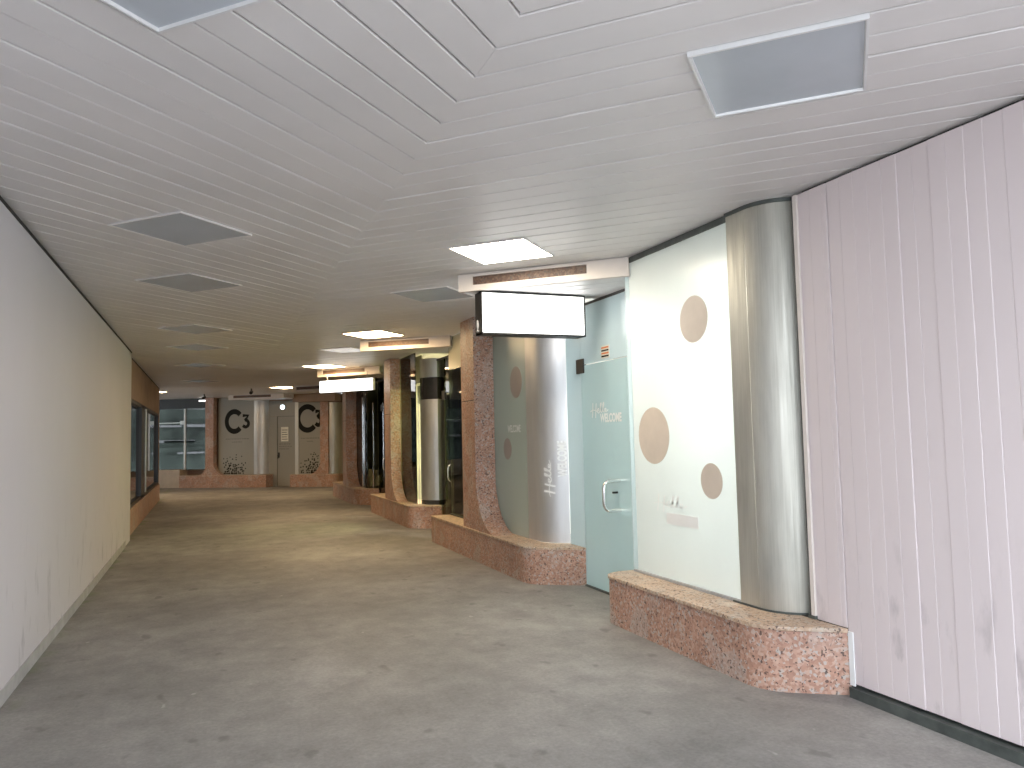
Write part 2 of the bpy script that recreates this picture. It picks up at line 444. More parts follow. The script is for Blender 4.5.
# ------------------------------------------------------------------ right boarding
mb = MB()
YE = 3.677
def boards(y0, y1, z0, z1, pitch=.098):
    y = y1; k = 0
    while y > y0 + .001:
        ya = max(y0, y - pitch); rs = random.Random(k); dx = rs.choice([0, 0, 0, .002, .004])
        g = rs.choice([.002, .002, .003, .005])
        X0 = XR + dx
        mb.loft([(X0 + .0025, y, z0), (X0, y - g, z0), (X0, ya + g, z0), (X0 + .0025, ya, z0), (XR + .03, ya, z0), (XR + .03, y, z0)],
                [(X0 + .0025, y, z1), (X0, y - g, z1), (X0, ya + g, z1), (X0 + .0025, ya, z1), (XR + .03, ya, z1), (XR + .03, y, z1)])
        y = ya; k += 1
boards(3.445, YE, GZ + .001, HC - .02)
boards(Y0, 3.44, .072, HC - .02)
struct('wall_right', mb, 'boards', 'pale pinkish vertical board wall beside the nearest shop window', 'wall')
mb = MB(); mb.box((XR + .031, Y0, 0), (XR + .2, YE - .01, HC)); mb.box((3.372, 3.45, 0), (3.6, 4.3, GZ - .001)); mb.box((XR + .055, YE - .01, GZ), (XR + .2, YE + .2, HC));  # end boxes are added, unseen, to stop shop light leaking past the boards
struct('wall_right_backing', mb, 'gap', 'dark backing behind the pale board wall, with added blocks against light leaks', 'wall')
mb = MB(); mb.prism([(XR - .05, Y0), (XR + .03, Y0), (XR + .03, 3.42), (XR - .03, 3.42)], 0, .055)
struct('baseboard_right', mb, 'kerb', 'dark green kerb strip along the foot of the board wall', 'baseboard')
mb = MB(); mb.box((XR - .012, YE, GZ + .001), (XR + .03, YE + .03, HC - .02))
struct('trim_3', mb, 'fascia', 'thin grey edge post between steel panel and board wall', 'trim')
mb = MB(); mb.box((XR + .0, YE + .028, GZ + .001), (XR + .06, YE + .052, HC - .02))
mb.box((XR - .016, YE - .004, GZ), (XR + .068, YE + .056, GZ + .02))
struct('trim_7', mb, 'kerb', 'dark gap strip between steel panel and board wall', 'trim')
mb = MB(); mb.box((XR - .006, 3.40, .06), (XR + .0, 3.436, GZ - .015))
struct('trim_4', mb, 'vinyl', 'thin white edging strip beside the end of the pink granite plinth', 'trim')

# ------------------------------------------------------------------ shop interiors
mb = MB()
mb.box((5.9, 3.5, 0), (6.0, 10.7, HC)); mb.box((XR + .2, 3.5, 0), (6, 3.6, HC)); mb.box((3.62, 10.6, 0), (6, 10.7, HC))
struct('wall_shop', mb, 'room', 'plain pale wall inside the frosted glass shop', 'wall')
mb = MB()
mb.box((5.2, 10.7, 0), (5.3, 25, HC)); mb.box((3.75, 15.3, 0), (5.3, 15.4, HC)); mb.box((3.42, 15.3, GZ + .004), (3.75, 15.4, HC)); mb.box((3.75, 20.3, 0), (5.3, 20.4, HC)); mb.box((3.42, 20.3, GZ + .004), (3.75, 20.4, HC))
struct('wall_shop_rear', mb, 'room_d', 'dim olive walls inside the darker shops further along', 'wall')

# ------------------------------------------------------------------ bays of shopfront on the right
def plinth_path(uc, r=.3, turn=57, vend=.5, rl=.0):
    left = [(0, vend)]
    if rl:
        left += [(rl * (1 - math.cos(t)) , rl * (1 - math.sin(t))) for t in [PI / 2 * i / 5 for i in range(6)]]
    else: left += [(0, 0)]
    return left + arcpath(uc, 0, r, turn, vend)
def granite_surround(F, uc, label, pier=None, rl=0., vend=.5, fillet=.6, pd=.26):
    e = thing('granite_surround', F.q(uc / 2, .2, 0), label, 'shopfront surround')
    path = plinth_path(uc, vend=vend, rl=rl)
    mb = MB(); mb.prism([F.p(u, v) for u, v in path], 0, GZ - .026); obj('plinth', mb, 'granite', e)
    cap = [(u + (.006 if i == len(path) - 1 else 0) - (.006 if i < 2 else 0), v - .011) for i, (u, v) in enumerate(path)]
    mb = MB(); mb.prism([F.p(u, v) for u, v in cap], GZ - .024, GZ); obj('capstone', mb, 'cap', e, .003)
    if not pier:
        gp = [(u1_, .262) for u1_ in (uc - .43, uc - .17)] + arcpath(uc - .17, .262, .28, 65, .395)
        mb = MB(); sheet(mb, F, gp, GZ + .0005, GZ + .012, .02); obj('gasket', mb, 'kerb', e)
    if pier:
        ua, ub = pier
        prof = [(ua, GZ), (ua, HC - .004), (ub, HC - .004)]
        r = fillet
        prof += [(ub + r * (1 - math.cos(t)), GZ + r * (1 - math.sin(t))) for t in [PI / 2 * i / 12 for i in range(13)]]
        mb = MB(); uz(mb, F, prof, .004, pd); obj('pier', mb, 'granite', e, .005)
        mb = MB(); uz(mb, F, [(ua + .0, 1.93), (ub, 1.93), (ub, 1.938), (ua, 1.938)], .002, .1); obj('joint', mb, 'gap', e)
    return e
def metal_column(F, us, ua, label, group=None, split=False, v0=.27, r=.28, turn=65, vend=.5, bands=None, mat='metal', z1=HC - .005, name='metal_column'):
    """us = start of the flat strip, ua = start of the bend"""
    path = [(us, v0)] + arcpath(ua, v0, r, turn, vend, 14)
    e = thing(name, F.q(ua, v0 + .1, GZ), label, 'column', group)
    for (za, zb, mt, nm) in (bands or [(GZ + .004, z1, mat, 'casing')]):
        if split:
            mb = MB(); sheet(mb, F, [path[0], (ua - .004, v0)], za, zb); obj('flat_strip', mb, mt, e)
        mb = MB(); sheet(mb, F, path[1:] if split else path, za, zb); obj(nm, mb, mt, e, 0, True)
    if split:
        mb = MB(); sheet(mb, F, path, HC - .024, HC - .001, -.012); obj('top_shadow_strip', mb, 'kerb', e)  # dark strip painted in for the shadow line under the ceiling
    return e, path
def pane(parent, name, F, u0, u1, v, z0, z1, mat, t=.012):
    mb = MB(); ubox(mb, F, u0, u1, v, v + t, z0, z1); return obj(name, mb, mat, parent)
def disc(parent, F, u, v, z, r, mat, name='dot'):
    A = [F.q(u + r * math.cos(2 * PI * k / 40), v, z + r * math.sin(2 * PI * k / 40)) for k in range(40)]
    B = [F.q(u + r * math.cos(2 * PI * k / 40), v + .002, z + r * math.sin(2 * PI * k / 40)) for k in range(40)]
    mb = MB(); mb.loft(A, B); return obj(name, mb, mat, parent)

RV = math.radians(-90)
HELLO = hello_shape(); HELLO_B = hello_shape(.05); WELCOME = text_shape('WELCOME', bold=.03)

# ---- bay 1 : the nearest frosted window
F1 = Frame(2.97, 5.63, RV)
granite_surround(F1, 1.77, 'pink granite plinth with rounded ends under the nearest frosted window', None, .16, vend=.40)
def u1(y): return 5.63 - y
e = thing('shop_window', F1.q(.6, .29, GZ), 'large white frosted window with three beige dots on the nearest plinth', 'window')
vg = .29
pth = [(-.02 + .05 - .05 * math.cos(t), vg + .05 - .05 * math.sin(t)) for t in [PI / 2 * i / 6 for i in range(7)]]
mb = MB(); sheet(mb, F1, [(-.02, .52)] + pth + [(.085, vg)], GZ, SOF + .15, .012); obj('edge_return', mb, 'frost_edge', e, 0, True)
pane(e, 'pane', F1, .088, u1(4.222), vg, GZ, HC - .04, 'frost')
for (y, z, r) in ((4.65, 2.305, .17), (5.24, 1.471, .222), (4.51, 1.15, .124)):
    disc(e, F1, u1(y), vg - .003, z, r, 'dot')
mb = MB(); ubox(mb, F1, .05, u1(4.222), vg - .02, vg + .03, GZ + .001, GZ + .018); obj('bottom_channel', mb, 'skirt', e)
mb = MB(); ubox(mb, F1, .0, u1(4.222), vg - .012, vg + .03, HC - .05, HC - .006); obj('top_channel', mb, 'kerb', e)
mb = MB(); letters(mb, HELLO, lambda s, t: F1.q(u1(5.26) + s * .42, vg - .003, .885 + t * .17)); ubox(mb, F1, u1(5.09), u1(4.68), vg - .004, vg - .002, .80, .885)
tag(obj('lettering', mb, 'vinyl', e), 'faint ghost reflection of WELCOME painted in white')
metal_column(F1, u1(4.216), u1(4.03), 'brushed steel column panel between frosted window and board wall', vend=.46, r=.27, mat='metal_m', split=True)

# ---- bay 2 : pier, grey-green window, foil column
F2 = Frame(3.0, 10.85, RV)
def u2(y): return 10.85 - y
granite_surround(F2, u2(7.42), 'pink granite plinth and pier standing behind the white box sign', (u2(9.36), u2(8.85)), fillet=.62)
e = thing('shop_window', F2.q(u2(8.4), .27, GZ), 'grey green frosted window with two dim dots beside the first granite pier', 'window')
pane(e, 'pane', F2, u2(9.0), u2(7.86), .27, GZ, HC - .01, 'frost_g')
for (y, z, r) in ((8.14, 2.10, .18), (8.45, 1.34, .125)): disc(e, F2, u2(y), .267, z, r, 'dot_d')
mb = MB(); letters(mb, WELCOME, lambda s, t: F2.q(u2(8.43) + s * .40, .267, 1.53 + t * .085)); tag(obj('lettering', mb, 'vinyl', e), 'faint ghost reflection of WELCOME painted in white')  # reflected WELCOME painted onto the pane as white shapes
e = thing('side_window', F2.q(.7, .27, GZ), 'tall glass pane left of the first granite pier, frosted at the top', 'window')
pane(e, 'pane', F2, .02, u2(9.36), .29, GZ, 2.47, 'clear'); pane(e, 'frosted_panel', F2, .02, u2(9.36), .29, 2.475, HC - .01, 'frost_p')
mb = MB(); ubox(mb, F2, .02, u2(9.36), .27, .31, GZ + .001, GZ + .02); obj('bottom_channel', mb, 'kerb', e)
col2, path2 = metal_column(F2, u2(7.85), u2(7.58), 'silver foil column panel with upright white Hello WELCOME lettering', r=.3, turn=62, v0=.265, vend=.49, mat='metal2', z1=SOF + .1)
def along(path):
    L = [0]
    for a, b in zip(path, path[1:]): L.append(L[-1] + math.dist(a, b))
    def f(s):
        for i in range(len(path) - 1):
            if s <= L[i + 1] or i == len(path) - 2:
                t = (s - L[i]) / (L[i + 1] - L[i]); a, b = path[i], path[i + 1]
                du, dv = b[0] - a[0], b[1] - a[1]; l = math.hypot(du, dv)
                return a[0] + du * t + dv / l * .004, a[1] + dv * t - du / l * .004
    return f
al2 = along(path2)
def map_col(s0, z0, ws, hz):            # text turned 90 degrees, reading upwards
    return lambda s, t: F2.q(*al2(s0 - t * ws), z0 + s * hz)
mb = MB(); letters(mb, HELLO_B, map_col(.53, .85, .17, .36)); letters(mb, text_shape('WELCOME', bold=.04), map_col(.655, 1.055, .10, .375))
tag(obj('lettering', mb, 'vinyl', col2), 'white lettering')

# ---- door of the frosted shop
def recess_door(n, F, ub, ua, vd, zt, mats, leaf, label, handle_u, out=.165, dr=.018):
    """n door number; u from ub (left) to ua (right) at depth vd"""
    e = thing('door_%d' % n, F.q((ua + ub) / 2, vd, 0), label, 'door', None, 'structure')
    la, lb = leaf
    pane(e, 'side_light', F, ub, la - .006, vd, .0, zt, mats[1])
    pane(e, 'transom', F, la, ua, vd, 2.185, zt, mats[1])
    lf = pane(e, 'leaf', F, la, lb, vd, .016, 2.175, mats[0])
    mb = MB(); ubox(mb, F, la, lb, vd - .02, vd + .03, 0, .015); obj('threshold', mb, 'kerb', e)
    if lb + .01 < ua: pane(e, 'side_light', F, lb + .006, ua, vd, 0, 2.175, mats[1])
    mb = MB(); ubox(mb, F, la - .09, la + .075, vd - .012, vd + .024, 2.10, 2.245); obj('hinge', mb, 'black', e, .004)
    # back-to-back D pull
    mb = MB()
    def dpull(sg, out=out, z0=.795, z1=1.065, r=.07):
        v0 = vd if sg < 0 else vd + .012
        P = [(v0, z1)] + [(v0 + sg * (out - r + r * math.sin(t)), z1 - r + r * math.cos(t)) for t in [PI / 2 * i / 6 for i in range(7)]]
        P += [(v0 + sg * (out - r + r * math.cos(t)), z0 + r - r * math.sin(t)) for t in [PI / 2 * i / 6 for i in range(7)]] + [(v0, z0)]
        mb.tube([F.q(handle_u, v, z) for v, z in P], dr, 12)
    dpull(-1); dpull(1)
    obj('handle', mb, 'chrome', e, 0, True)
    mb = MB(); mb.tube([F.q(handle_u - .05, vd - .05, .955), F.q(handle_u - .05, vd + .05, .955)], .01, 14); obj('lock', mb, 'black', e)
    mb = MB(); ubox(mb, F, ub, ua, vd - .01, vd + .025, zt - .012, zt + .012); obj('head_channel', mb, 'black', e)
    return e
FD = Frame(2.97, 10.0, RV)
d1 = recess_door(1, FD, 10 - 7.27, 10 - 5.6, .52, SOF - .015, ('frost_d', 'frost_edge'), (10 - 6.93, 10 - 5.98), 'frosted teal glass door between the two frosted windows', 10 - 6.21)
mb = MB(); letters(mb, HELLO_B, lambda s, t: FD.q(10 - 6.74 + s * .34, .516, 1.645 + t * .185)); letters(mb, text_shape('WELCOME', bold=.04), lambda s, t: FD.q(10 - 6.545 + s * .41, .516, 1.60 + t * .085))
tag(obj('lettering', mb, 'vinyl', d1), 'white lettering')
st = thing('opening_hours_sticker', FD.q(10 - 6.41, .515, 2.21), 'small white sticker with orange and black rows above the teal door', 'sticker')
mb = MB(); ubox(mb, FD, 10 - 6.485, 10 - 6.33, .516, .519, 2.205, 2.325); obj('card', mb, 'paper', st)
for k in range(4):
    z = 2.298 - k * .027
    mb = MB(); ubox(mb, FD, 10 - 6.477, 10 - 6.338, .513, .5155, z, z + .014); obj('printed_row', mb, 'orange' if k % 2 == 0 else 'ink', st)

# ---- bay 3
F3 = Frame(3.1, 15.8, RV)
def u3(y): return 15.8 - y
granite_surround(F3, u3(12.75), 'second pink granite pier and plinth along the shopfronts', (u3(14.43), u3(13.92)), pd=.19)
e = thing('shop_window', F3.q(u3(13.5), .27, GZ), 'clear greenish window beside the second granite pier', 'window')
pane(e, 'pane', F3, u3(14.1), u3(12.84), .20, GZ, HC - .01, 'clear')
mb = MB(); mb.tube([F3.q(u3(12.84), .25, GZ), F3.q(u3(12.84), .25, 2.2)], .006); obj('edge_strip', mb, 'skirt', e)
b3 = [(GZ + .004, .45, 'darkm', 'base_band'), (.45, 2.13, 'metal', 'casing'), (2.13, 2.50, 'darkm', 'dark_band'), (2.50, 2.82, 'metal', 'top_band')]
metal_column(F3, u3(12.80), u3(12.72), 'steel column with a black band near the top, beside the clear window', bands=b3, r=.3, turn=65, vend=.5)
e = thing('side_window', F3.q(.7, .27, GZ), 'pane left of the second granite pier', 'window')
pane(e, 'pane', F3, .02, u3(14.43), .29, GZ, HC - .01, 'clear')
# blinds seen through the window
e = tag(obj('blind', MB().box((3.46, 13.0, 2.45), (3.48, 13.85, 2.93)), 'frost_p'), 'pale blind panel hanging high behind the clear window', 'blind')
e = tag(obj('notice_board', MB().box((3.47, 13.0, 2.08), (3.49, 13.35, 2.40)), 'paper'), 'small white board under the pale blind behind the clear window', 'board')
F3d = Frame(3.05, 15.0, RV)
recess_door(2, F3d, 15 - 12.42, 15 - 10.75, .52, SOF - .015, ('clear', 'clear'), (15 - 12.05, 15 - 11.1), 'clear glass door in the recess behind the first granite pier', 15 - 11.65, .07, .012)

# ---- bay 4
F4 = Frame(3.1, 20.9, RV)
def u4(y): return 20.9 - y
granite_surround(F4, u4(17.85), 'third pink granite pier and plinth, under the hanging light box', (u4(19.3), u4(18.8)))
e = thing('shop_window', F4.q(u4(18.3), .27, GZ), 'dark smoked window with chrome strip beside the third granite pier', 'window')
pane(e, 'pane', F4, u4(18.95), u4(18.02), .27, GZ, HC - .01, 'smoke')
mb = MB(); mb.tube([F4.q(u4(17.98), .255, GZ), F4.q(u4(17.98), .255, 2.45)], .022); obj('edge_strip', mb, 'chrome', e)
ce, p4 = metal_column(F4, u4(17.97), u4(17.78), 'curved dark glass corner with chrome edges beyond the second pier', r=.3, turn=65, vend=.5, bands=[(GZ + .004, HC - .01, 'smoke_l', 'curved_pane')], name='glass_corner')
mb = MB(); q = p4[-3]; mb.tube([F4.q(q[0], q[1] - .015, GZ), F4.q(q[0], q[1] - .015, 2.3)], .018); obj('edge_strip', mb, 'chrome', ce)
e = thing('side_window', F4.q(.7, .27, GZ), 'pane left of the third granite pier', 'window')
pane(e, 'pane', F4, .02, u4(19.3), .29, GZ, HC - .01, 'smoke')
F4d = Frame(3.1, 20.0, RV)
recess_door(3, F4d, 20 - 17.5, 20 - 15.75, .52, SOF - .015, ('clear', 'clear'), (20 - 17.1, 20 - 16.1), 'glass door in the recess behind the second granite pier', 20 - 16.7, .07, .012)
# crumpled sheet behind the dark glass
mb = MB(); nx, nz = 14, 10; rs = random.Random(4); vs = []
for j in range(nz + 1):
    for i in range(nx + 1):
        s = i / nx; t = j / nz
        u = u4(17.95) + s * .42 ; ztop = .80 - .05 * s
        z = GZ + .015 + t * (ztop - GZ) + (.10 * max(0, s - .6) * (1 - t))
        v = .34 + .16 * s * s + .035 * math.sin(7 * s + 3 * t) + .02 * math.sin(11 * t - 4 * s) + rs.uniform(-.006, .006)
        vs.append(F4.q(u, v, z))
mb.add(vs, [[j * (nx + 1) + i, j * (nx + 1) + i + 1, (j + 1) * (nx + 1) + i + 1, (j + 1) * (nx + 1) + i] for j in range(nz) for i in range(nx)])
o = obj('plastic_sheet', mb, 'sheet', None, 0, True); sm = o.modifiers.new('solid', 'SOLIDIFY'); sm.thickness = .006
tag(o, 'crumpled pale plastic sheet lying inside the dark curved glass', 'sheet')

# ------------------------------------------------------------------ far facade
def c3(u, v, z): return FW.q(u, v, z)
e = thing('granite_surround', c3(2.1, .1, 0), 'pink granite pier and plinth at the far end, left of the C3 door', 'shopfront surround')
mb = MB(); ubox(mb, FW, .54, 3.70, 0, .45, 0, .40 - .024); obj('plinth', mb, 'granite', e)
mb = MB(); ubox(mb, FW, .535, 3.705, -.007, .45, .40 - .022, .40); obj('capstone', mb, 'cap', e, .003)
def fl(u, r, side, n=12): return [(u + side * r * (1 - math.cos(t)), .40 + r * (1 - math.sin(t))) for t in [PI / 2 * i / n for i in range(n + 1)]]
prof = [(1.5, HC - .004), (1.8, HC - .004)] + fl(1.8, .42, 1) + fl(1.5, .3, -1)[::-1]
mb = MB(); uz(mb, FW, prof, .003, .19); obj('pier', mb, 'granite', e, .005)
e = thing('granite_surround', c3(5.3, .1, 0), 'pink granite pier and plinth at the far end, right of the C3 door', 'shopfront surround')
pp = [(4.54, .45), (4.54, 0)] + arcpath(5.95, 0, .25, 70, .45)
mb = MB(); mb.prism([FW.p(u, v) for u, v in pp], 0, .376); obj('plinth', mb, 'granite', e)
mb = MB(); mb.prism([FW.p(u, v - .007) for u, v in pp], .378, .40); obj('capstone', mb, 'cap', e, .003)
prof = [(5.87, HC - .004), (5.59, HC - .004)] + fl(5.59, .42, -1) + [(5.87, .40)]
mb = MB(); uz(mb, FW, prof, .003, .115); obj('pier', mb, 'granite', e, .005)
# beige plinth under the far left window
mb = MB(); ubox(mb, FW, -9, .53, .03, .45, 0, .60)
struct('trim_5', mb, 'beige', 'plain beige plinth under the far left window', 'plinth')
e = thing('window_2', c3(.6, .2, .6), 'far left window reflecting the daylight of the street', 'window', None, 'structure')
pane(e, 'pane', FW, -8.9, .60, .2, .6, 2.62, 'mirror'); pane(e, 'pane', FW, .64, 1.52, .2, .6, 2.62, 'mirror')
mb = MB(); ubox(mb, FW, .595, .645, .16, .22, .6, 2.72); obj('mullion', mb, 'alu', e)
mb = MB(); ubox(mb, FW, -8.9, .6, .18, .22, 2.14, 2.17); obj('transom_bar', mb, 'post', e)
mb = MB(); ubox(mb, FW, .46, .6, .15, .2, 2.10, 2.22); obj('latch_box', mb, 'post', e)
mb = MB(); ubox(mb, FW, -8.9, 1.52, .15, .35, 2.62, HC - .005); obj('header', mb, 'black', e)
mb = MB(); ubox(mb, FW, -9, 6.6, .5, .6, 0, HC)
struct('wall_back', mb, 'brown', 'wall behind the far shopfront', 'wall')
# C3 windows
def ring_C(mb, cu, cz, R, th, v, gap=48, sx=1.0):
    n = 40; A = []; 
    for i in range(n + 1):
        a = math.radians(gap) + (2 * PI - 2 * math.radians(gap)) * i / n
        A.append((math.cos(a), math.sin(a)))
    vs = []; fs = []
    for ca, sa in A: vs += [c3(cu + sx * R * ca, v, cz + R * sa), c3(cu + sx * (R - th) * ca, v, cz + (R - th) * sa)]
    for i in range(n): fs.append([2 * i, 2 * i + 1, 2 * i + 3, 2 * i + 2])
    mb.add(vs, fs)
def three(mb, u0, u1, z0, z1, v):
    w = (z1 - z0) * .235
    P = [(0, 1), (.92, 1), (.42, .60), (.66, .58), (.9, .46), (.98, .28), (.88, .1), (.6, 0), (.35, 0), (.02, .12)]
    P = [(x * .86 + .06, y * .84 + .08) for x, y in P]
    pts = P[:3] + smooth_pts(P[2:], 5)
    pts = [(u0 + x * (u1 - u0), z0 + y * (z1 - z0)) for x, y in pts]
    vs, fs = stroke(pts, w); mb.add([c3(x, v, y) for x, y in vs], fs)
def caption(mb, u0, u1, z, h, v, seed):
    rs = random.Random(seed); u = u0
    while u < u1:
        w = rs.uniform(.03, .09); 
        if u + w > u1: break
        x = u
        while x < u + w - .008:
            ubox(mb, FW, x, x + .010, v, v + .002, z, z + h * rs.choice([1, 1, .75])); x += .016
        u += w + .022
def pixels(mb, u0, z0, W, H, v, seed, flip):
    rs = random.Random(seed); s = .062; nx, nz = int(W / s), int(H / s)
    for i in range(nx):
        for j in range(nz):
            x = (i + .5) / nx; y = (j + .5) / nz
            d = math.hypot((x - .42) / .75, y / 1.0); 
            if rs.random() < max(0, 1.35 - d * 1.3):
                k = s * rs.uniform(.42, .58) * (1.2 - .45 * d); cu = u0 + (W * (1 - x) if flip else W * x); cz = z0 + y * H; cu += rs.uniform(-.4, .4) * s; cz += rs.uniform(-.35, .35) * s * (j > 0)
                mb.add([c3(cu - k, v, cz), c3(cu, v, cz - k), c3(cu + k, v, cz), c3(cu, v, cz + k)], [[0, 1, 2, 3]])
for side in (0, 1):
    if side == 0:
        e = thing('logo_window', c3(2.5, .22, .4), 'grey film window with a black C3 logo, left of the far door', 'window')
        pane(e, 'pane', FW, 1.85, 3.14, .22, .40, HC - .01, 'frost_c'); cu, R, cz, v = 2.43, .41, 2.15, .217
        n3 = (2.72, 2.97, 1.93, 2.37); cap = (2.12, 2.95, 1.56); px = (2.02, .42, .85, .66, .217, 5, False)
    else:
        e = thing('logo_window', c3(5.2, .1, .4), 'grey film window with a black C3 logo, right of the far door', 'window')
        pane(e, 'pane', FW, 4.80, 5.7, .12, .40, HC - .01, 'frost_c'); cu, R, cz, v = 5.10, .46, 2.18, .117
        n3 = (5.36, 5.60, 1.92, 2.44); cap = (4.86, 5.56, 1.53); px = (4.85, .42, .72, .70, .117, 9, True)
    mb = MB(); ring_C(mb, cu, cz, R, .17, v, 42, .86); three(mb, *n3, v); obj('logo', mb, 'ink', e)
    mb = MB(); caption(mb, cap[0], cap[1], cap[2], .034, v, 3); caption(mb, cap[0] + .22, cap[1] - .22, cap[2] - .10, .03, v, 4)
    tag(obj('caption', mb, 'ink_g', e), 'two thin lines of small print')
    mb = MB(); pixels(mb, *px); tag(obj('pixel_pattern', mb, 'ink', e), 'scatter of small black diamonds')
# column, door and post of the far shop
path = [(3.14, .22)] + arcpath(3.22, .22, .34, 62, .46, 12)
e = thing('metal_column', c3(3.4, .3, .4), 'pale steel column panel left of the far grey door', 'column')
mb = MB(); sheet(mb, FW, path, .405, HC - .01); obj('casing', mb, 'metal', e, 0, True)
d4 = thing('door_4', c3(4.2, .45, 0), 'far grey glass door with a white notice between the C3 windows', 'door', None, 'structure')
pane(d4, 'leaf', FW, 3.86, 4.64, .45, .01, 2.27, 'frost_c'); pane(d4, 'transom', FW, 3.5, 4.7, .45, 2.285, SOF, 'frost_c'); pane(d4, 'side_light', FW, 3.5, 3.85, .45, 0, 2.28, 'frost_c')
mb = MB(); ubox(mb, FW, 3.85, 3.865, .43, .455, .01, 2.28); ubox(mb, FW, 3.85, 4.64, .43, .455, 2.27, 2.287); obj('frame', mb, 'ink_g', d4)
mb = MB(); mb.tube([c3(3.91, .45, 1.02), c3(3.91, .38, 1.02), c3(3.91, .38, .90)], .016, 8); ubox(mb, FW, 3.885, 3.935, .435, .449, .93, 1.10); obj('handle', mb, 'black', d4)
mb = MB(); mb.tube([c3(4.58, .45, 1.02), c3(4.58, .42, 1.02)], .03, 10); obj('lock', mb, 'ink_g', d4)
mb = MB(); caption(mb, 3.92, 4.35, 1.36, .03, .447, 6); caption(mb, 3.92, 4.4, 1.28, .03, .447, 7); caption(mb, 3.92, 4.3, 1.20, .03, .447, 8); tag(obj('caption', mb, 'ink_g', d4), 'three lines of small print')
n_ = thing('notice', c3(4.12, .445, 1.45), 'white paper notice stuck on the far grey door', 'notice')
mb = MB(); ubox(mb, FW, 3.99, 4.25, .444, .448, 1.46, 1.93); obj('sheet', mb, 'paper', n_)
for k in range(5):
    mb = MB(); ubox(mb, FW, 4.02, 4.22 - .03 * (k % 2), .441, .4435, 1.52 + k * .075, 1.52 + k * .075 + .022); obj('printed_line', mb, 'ink_g', n_)
mb = MB(); ubox(mb, FW, 4.665, 4.79, .1, .42, .40, HC - .01)
struct('trim_6', mb, 'post', 'pale upright post right of the far grey door', 'trim', .01)
lamp = thing('transom_glow', c3(4.05, .40, 2.58), 'small bluish white glow disc added above the far grey door', 'lamp')  # added glowing disc for the bluish glow in the far door glass
def round_plate(mb, u, v0, v1, z, r):
    A = [c3(u + r * math.cos(2 * PI * k / 24), v0, z + r * math.sin(2 * PI * k / 24)) for k in range(24)]
    B = [c3(u + r * math.cos(2 * PI * k / 24), v1, z + r * math.sin(2 * PI * k / 24)) for k in range(24)]
    return mb.loft(A, B)
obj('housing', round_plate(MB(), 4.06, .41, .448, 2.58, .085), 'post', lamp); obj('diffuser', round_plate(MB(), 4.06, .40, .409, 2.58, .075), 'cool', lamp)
lamp = thing('strip_lamp', c3(1.33, .12, 2.85), 'short glowing strip lamp on the dark header beside the far left pier', 'lamp')
mb = MB(); ubox(mb, FW, 1.19, 1.47, .10, .148, 2.84, 2.89); obj('housing', mb, 'post', lamp)
mb = MB(); ubox(mb, FW, 1.20, 1.46, .09, .099, 2.842, 2.885); obj('diffuser', mb, 'sign', lamp)
# corner column by the far right pier
e = thing('metal_column', c3(6.0, .3, .4), 'glossy steel column at the far right corner beside the last pier', 'column')
mb = MB(); sheet(mb, FW, arcpath(5.885, .03, .26, 75, .44, 16), .405, HC - .28); obj('casing', mb, 'metal', e, 0, True)
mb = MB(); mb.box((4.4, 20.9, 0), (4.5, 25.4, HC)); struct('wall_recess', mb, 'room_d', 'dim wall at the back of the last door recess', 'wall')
# bulkhead over the right C3 window
mb = MB(); ubox(mb, FW, 4.80, 6.25, -.30, .14, 2.70, HC - .005)
tag(obj('bulkhead', mb, 'brown', None, .008), 'brown boxed bulkhead above the right C3 window', 'bulkhead')

# ------------------------------------------------------------------ canopies with cream fascias
def canopy(xa, ya, xb, yb, label, tri=True):
    A = Vector((xa, ya)); B = Vector((xb, yb)); d = (B - A).normalized(); L = (B - A).length
    nrm = Vector((-d.y, d.x))             # towards the door (away from the viewer)
    if nrm.dot(Vector((0.3, 1))) < 0: nrm = -nrm
    e = thing('canopy', ((xa + xb) / 2, (ya + yb) / 2, HC), label, 'canopy')
    def P(s, n): q = A + d * s + nrm * n; return (q.x, q.y)
    mb = MB()
    a0, a1 = L * .09, L * .77; zi0, zi1 = 2.848, 2.925
    mb.prism([P(0, 0), P(a0, 0), P(a0, .05), P(0, .05)], SOF, HC - .002); mb.prism([P(a1, 0), P(L, 0), P(L, .05), P(a1, .05)], SOF, HC - .002)
    mb.prism([P(a0, 0), P(a1, 0), P(a1, .05), P(a0, .05)], SOF, zi0); mb.prism([P(a0, 0), P(a1, 0), P(a1, .05), P(a0, .05)], zi1, HC - .002)
    obj('fascia', mb, 'fascia', e)
    mb = MB(); mb.prism([P(a0, .012), P(a1, .012), P(a1, .04), P(a0, .04)], zi0, zi1); obj('inlay', mb, 'rust', e)
    mb = MB()
    reg = [P(.05, .05), P(L, .05), P(L, L * .98), ] if tri else [P(.05, .05), P(L, .05), P(L, 1.2), P(.05, 1.2)]
    if tri:
        slats(mb, [(x, y) for x, y in reg], 1, SOF + .004, .024, .002, .007)
    mb.prism(reg, SOF + .03, HC - .003)
    obj('soffit', mb, 'ceiling', e)
    return e
canopy(2.10, 6.57, 3.235, 5.50, 'cream canopy with rusty inlay over the teal door')
canopy(2.11, 11.45, 3.24, 10.58, 'cream canopy with brown inlay beside the second granite pier')
canopy(2.13, 16.45, 3.21, 15.35, 'cream canopy with brown inlay above the hanging light box')
canopy(2.13, 21.6, 3.2, 20.5, 'dim canopy behind the hanging light box')
A = FW.p(2.95, -.95); B = FW.p(4.85, -.95); canopy(A[0], A[1], B[0], B[1], 'canopy with dark inlay over the far grey door', False)

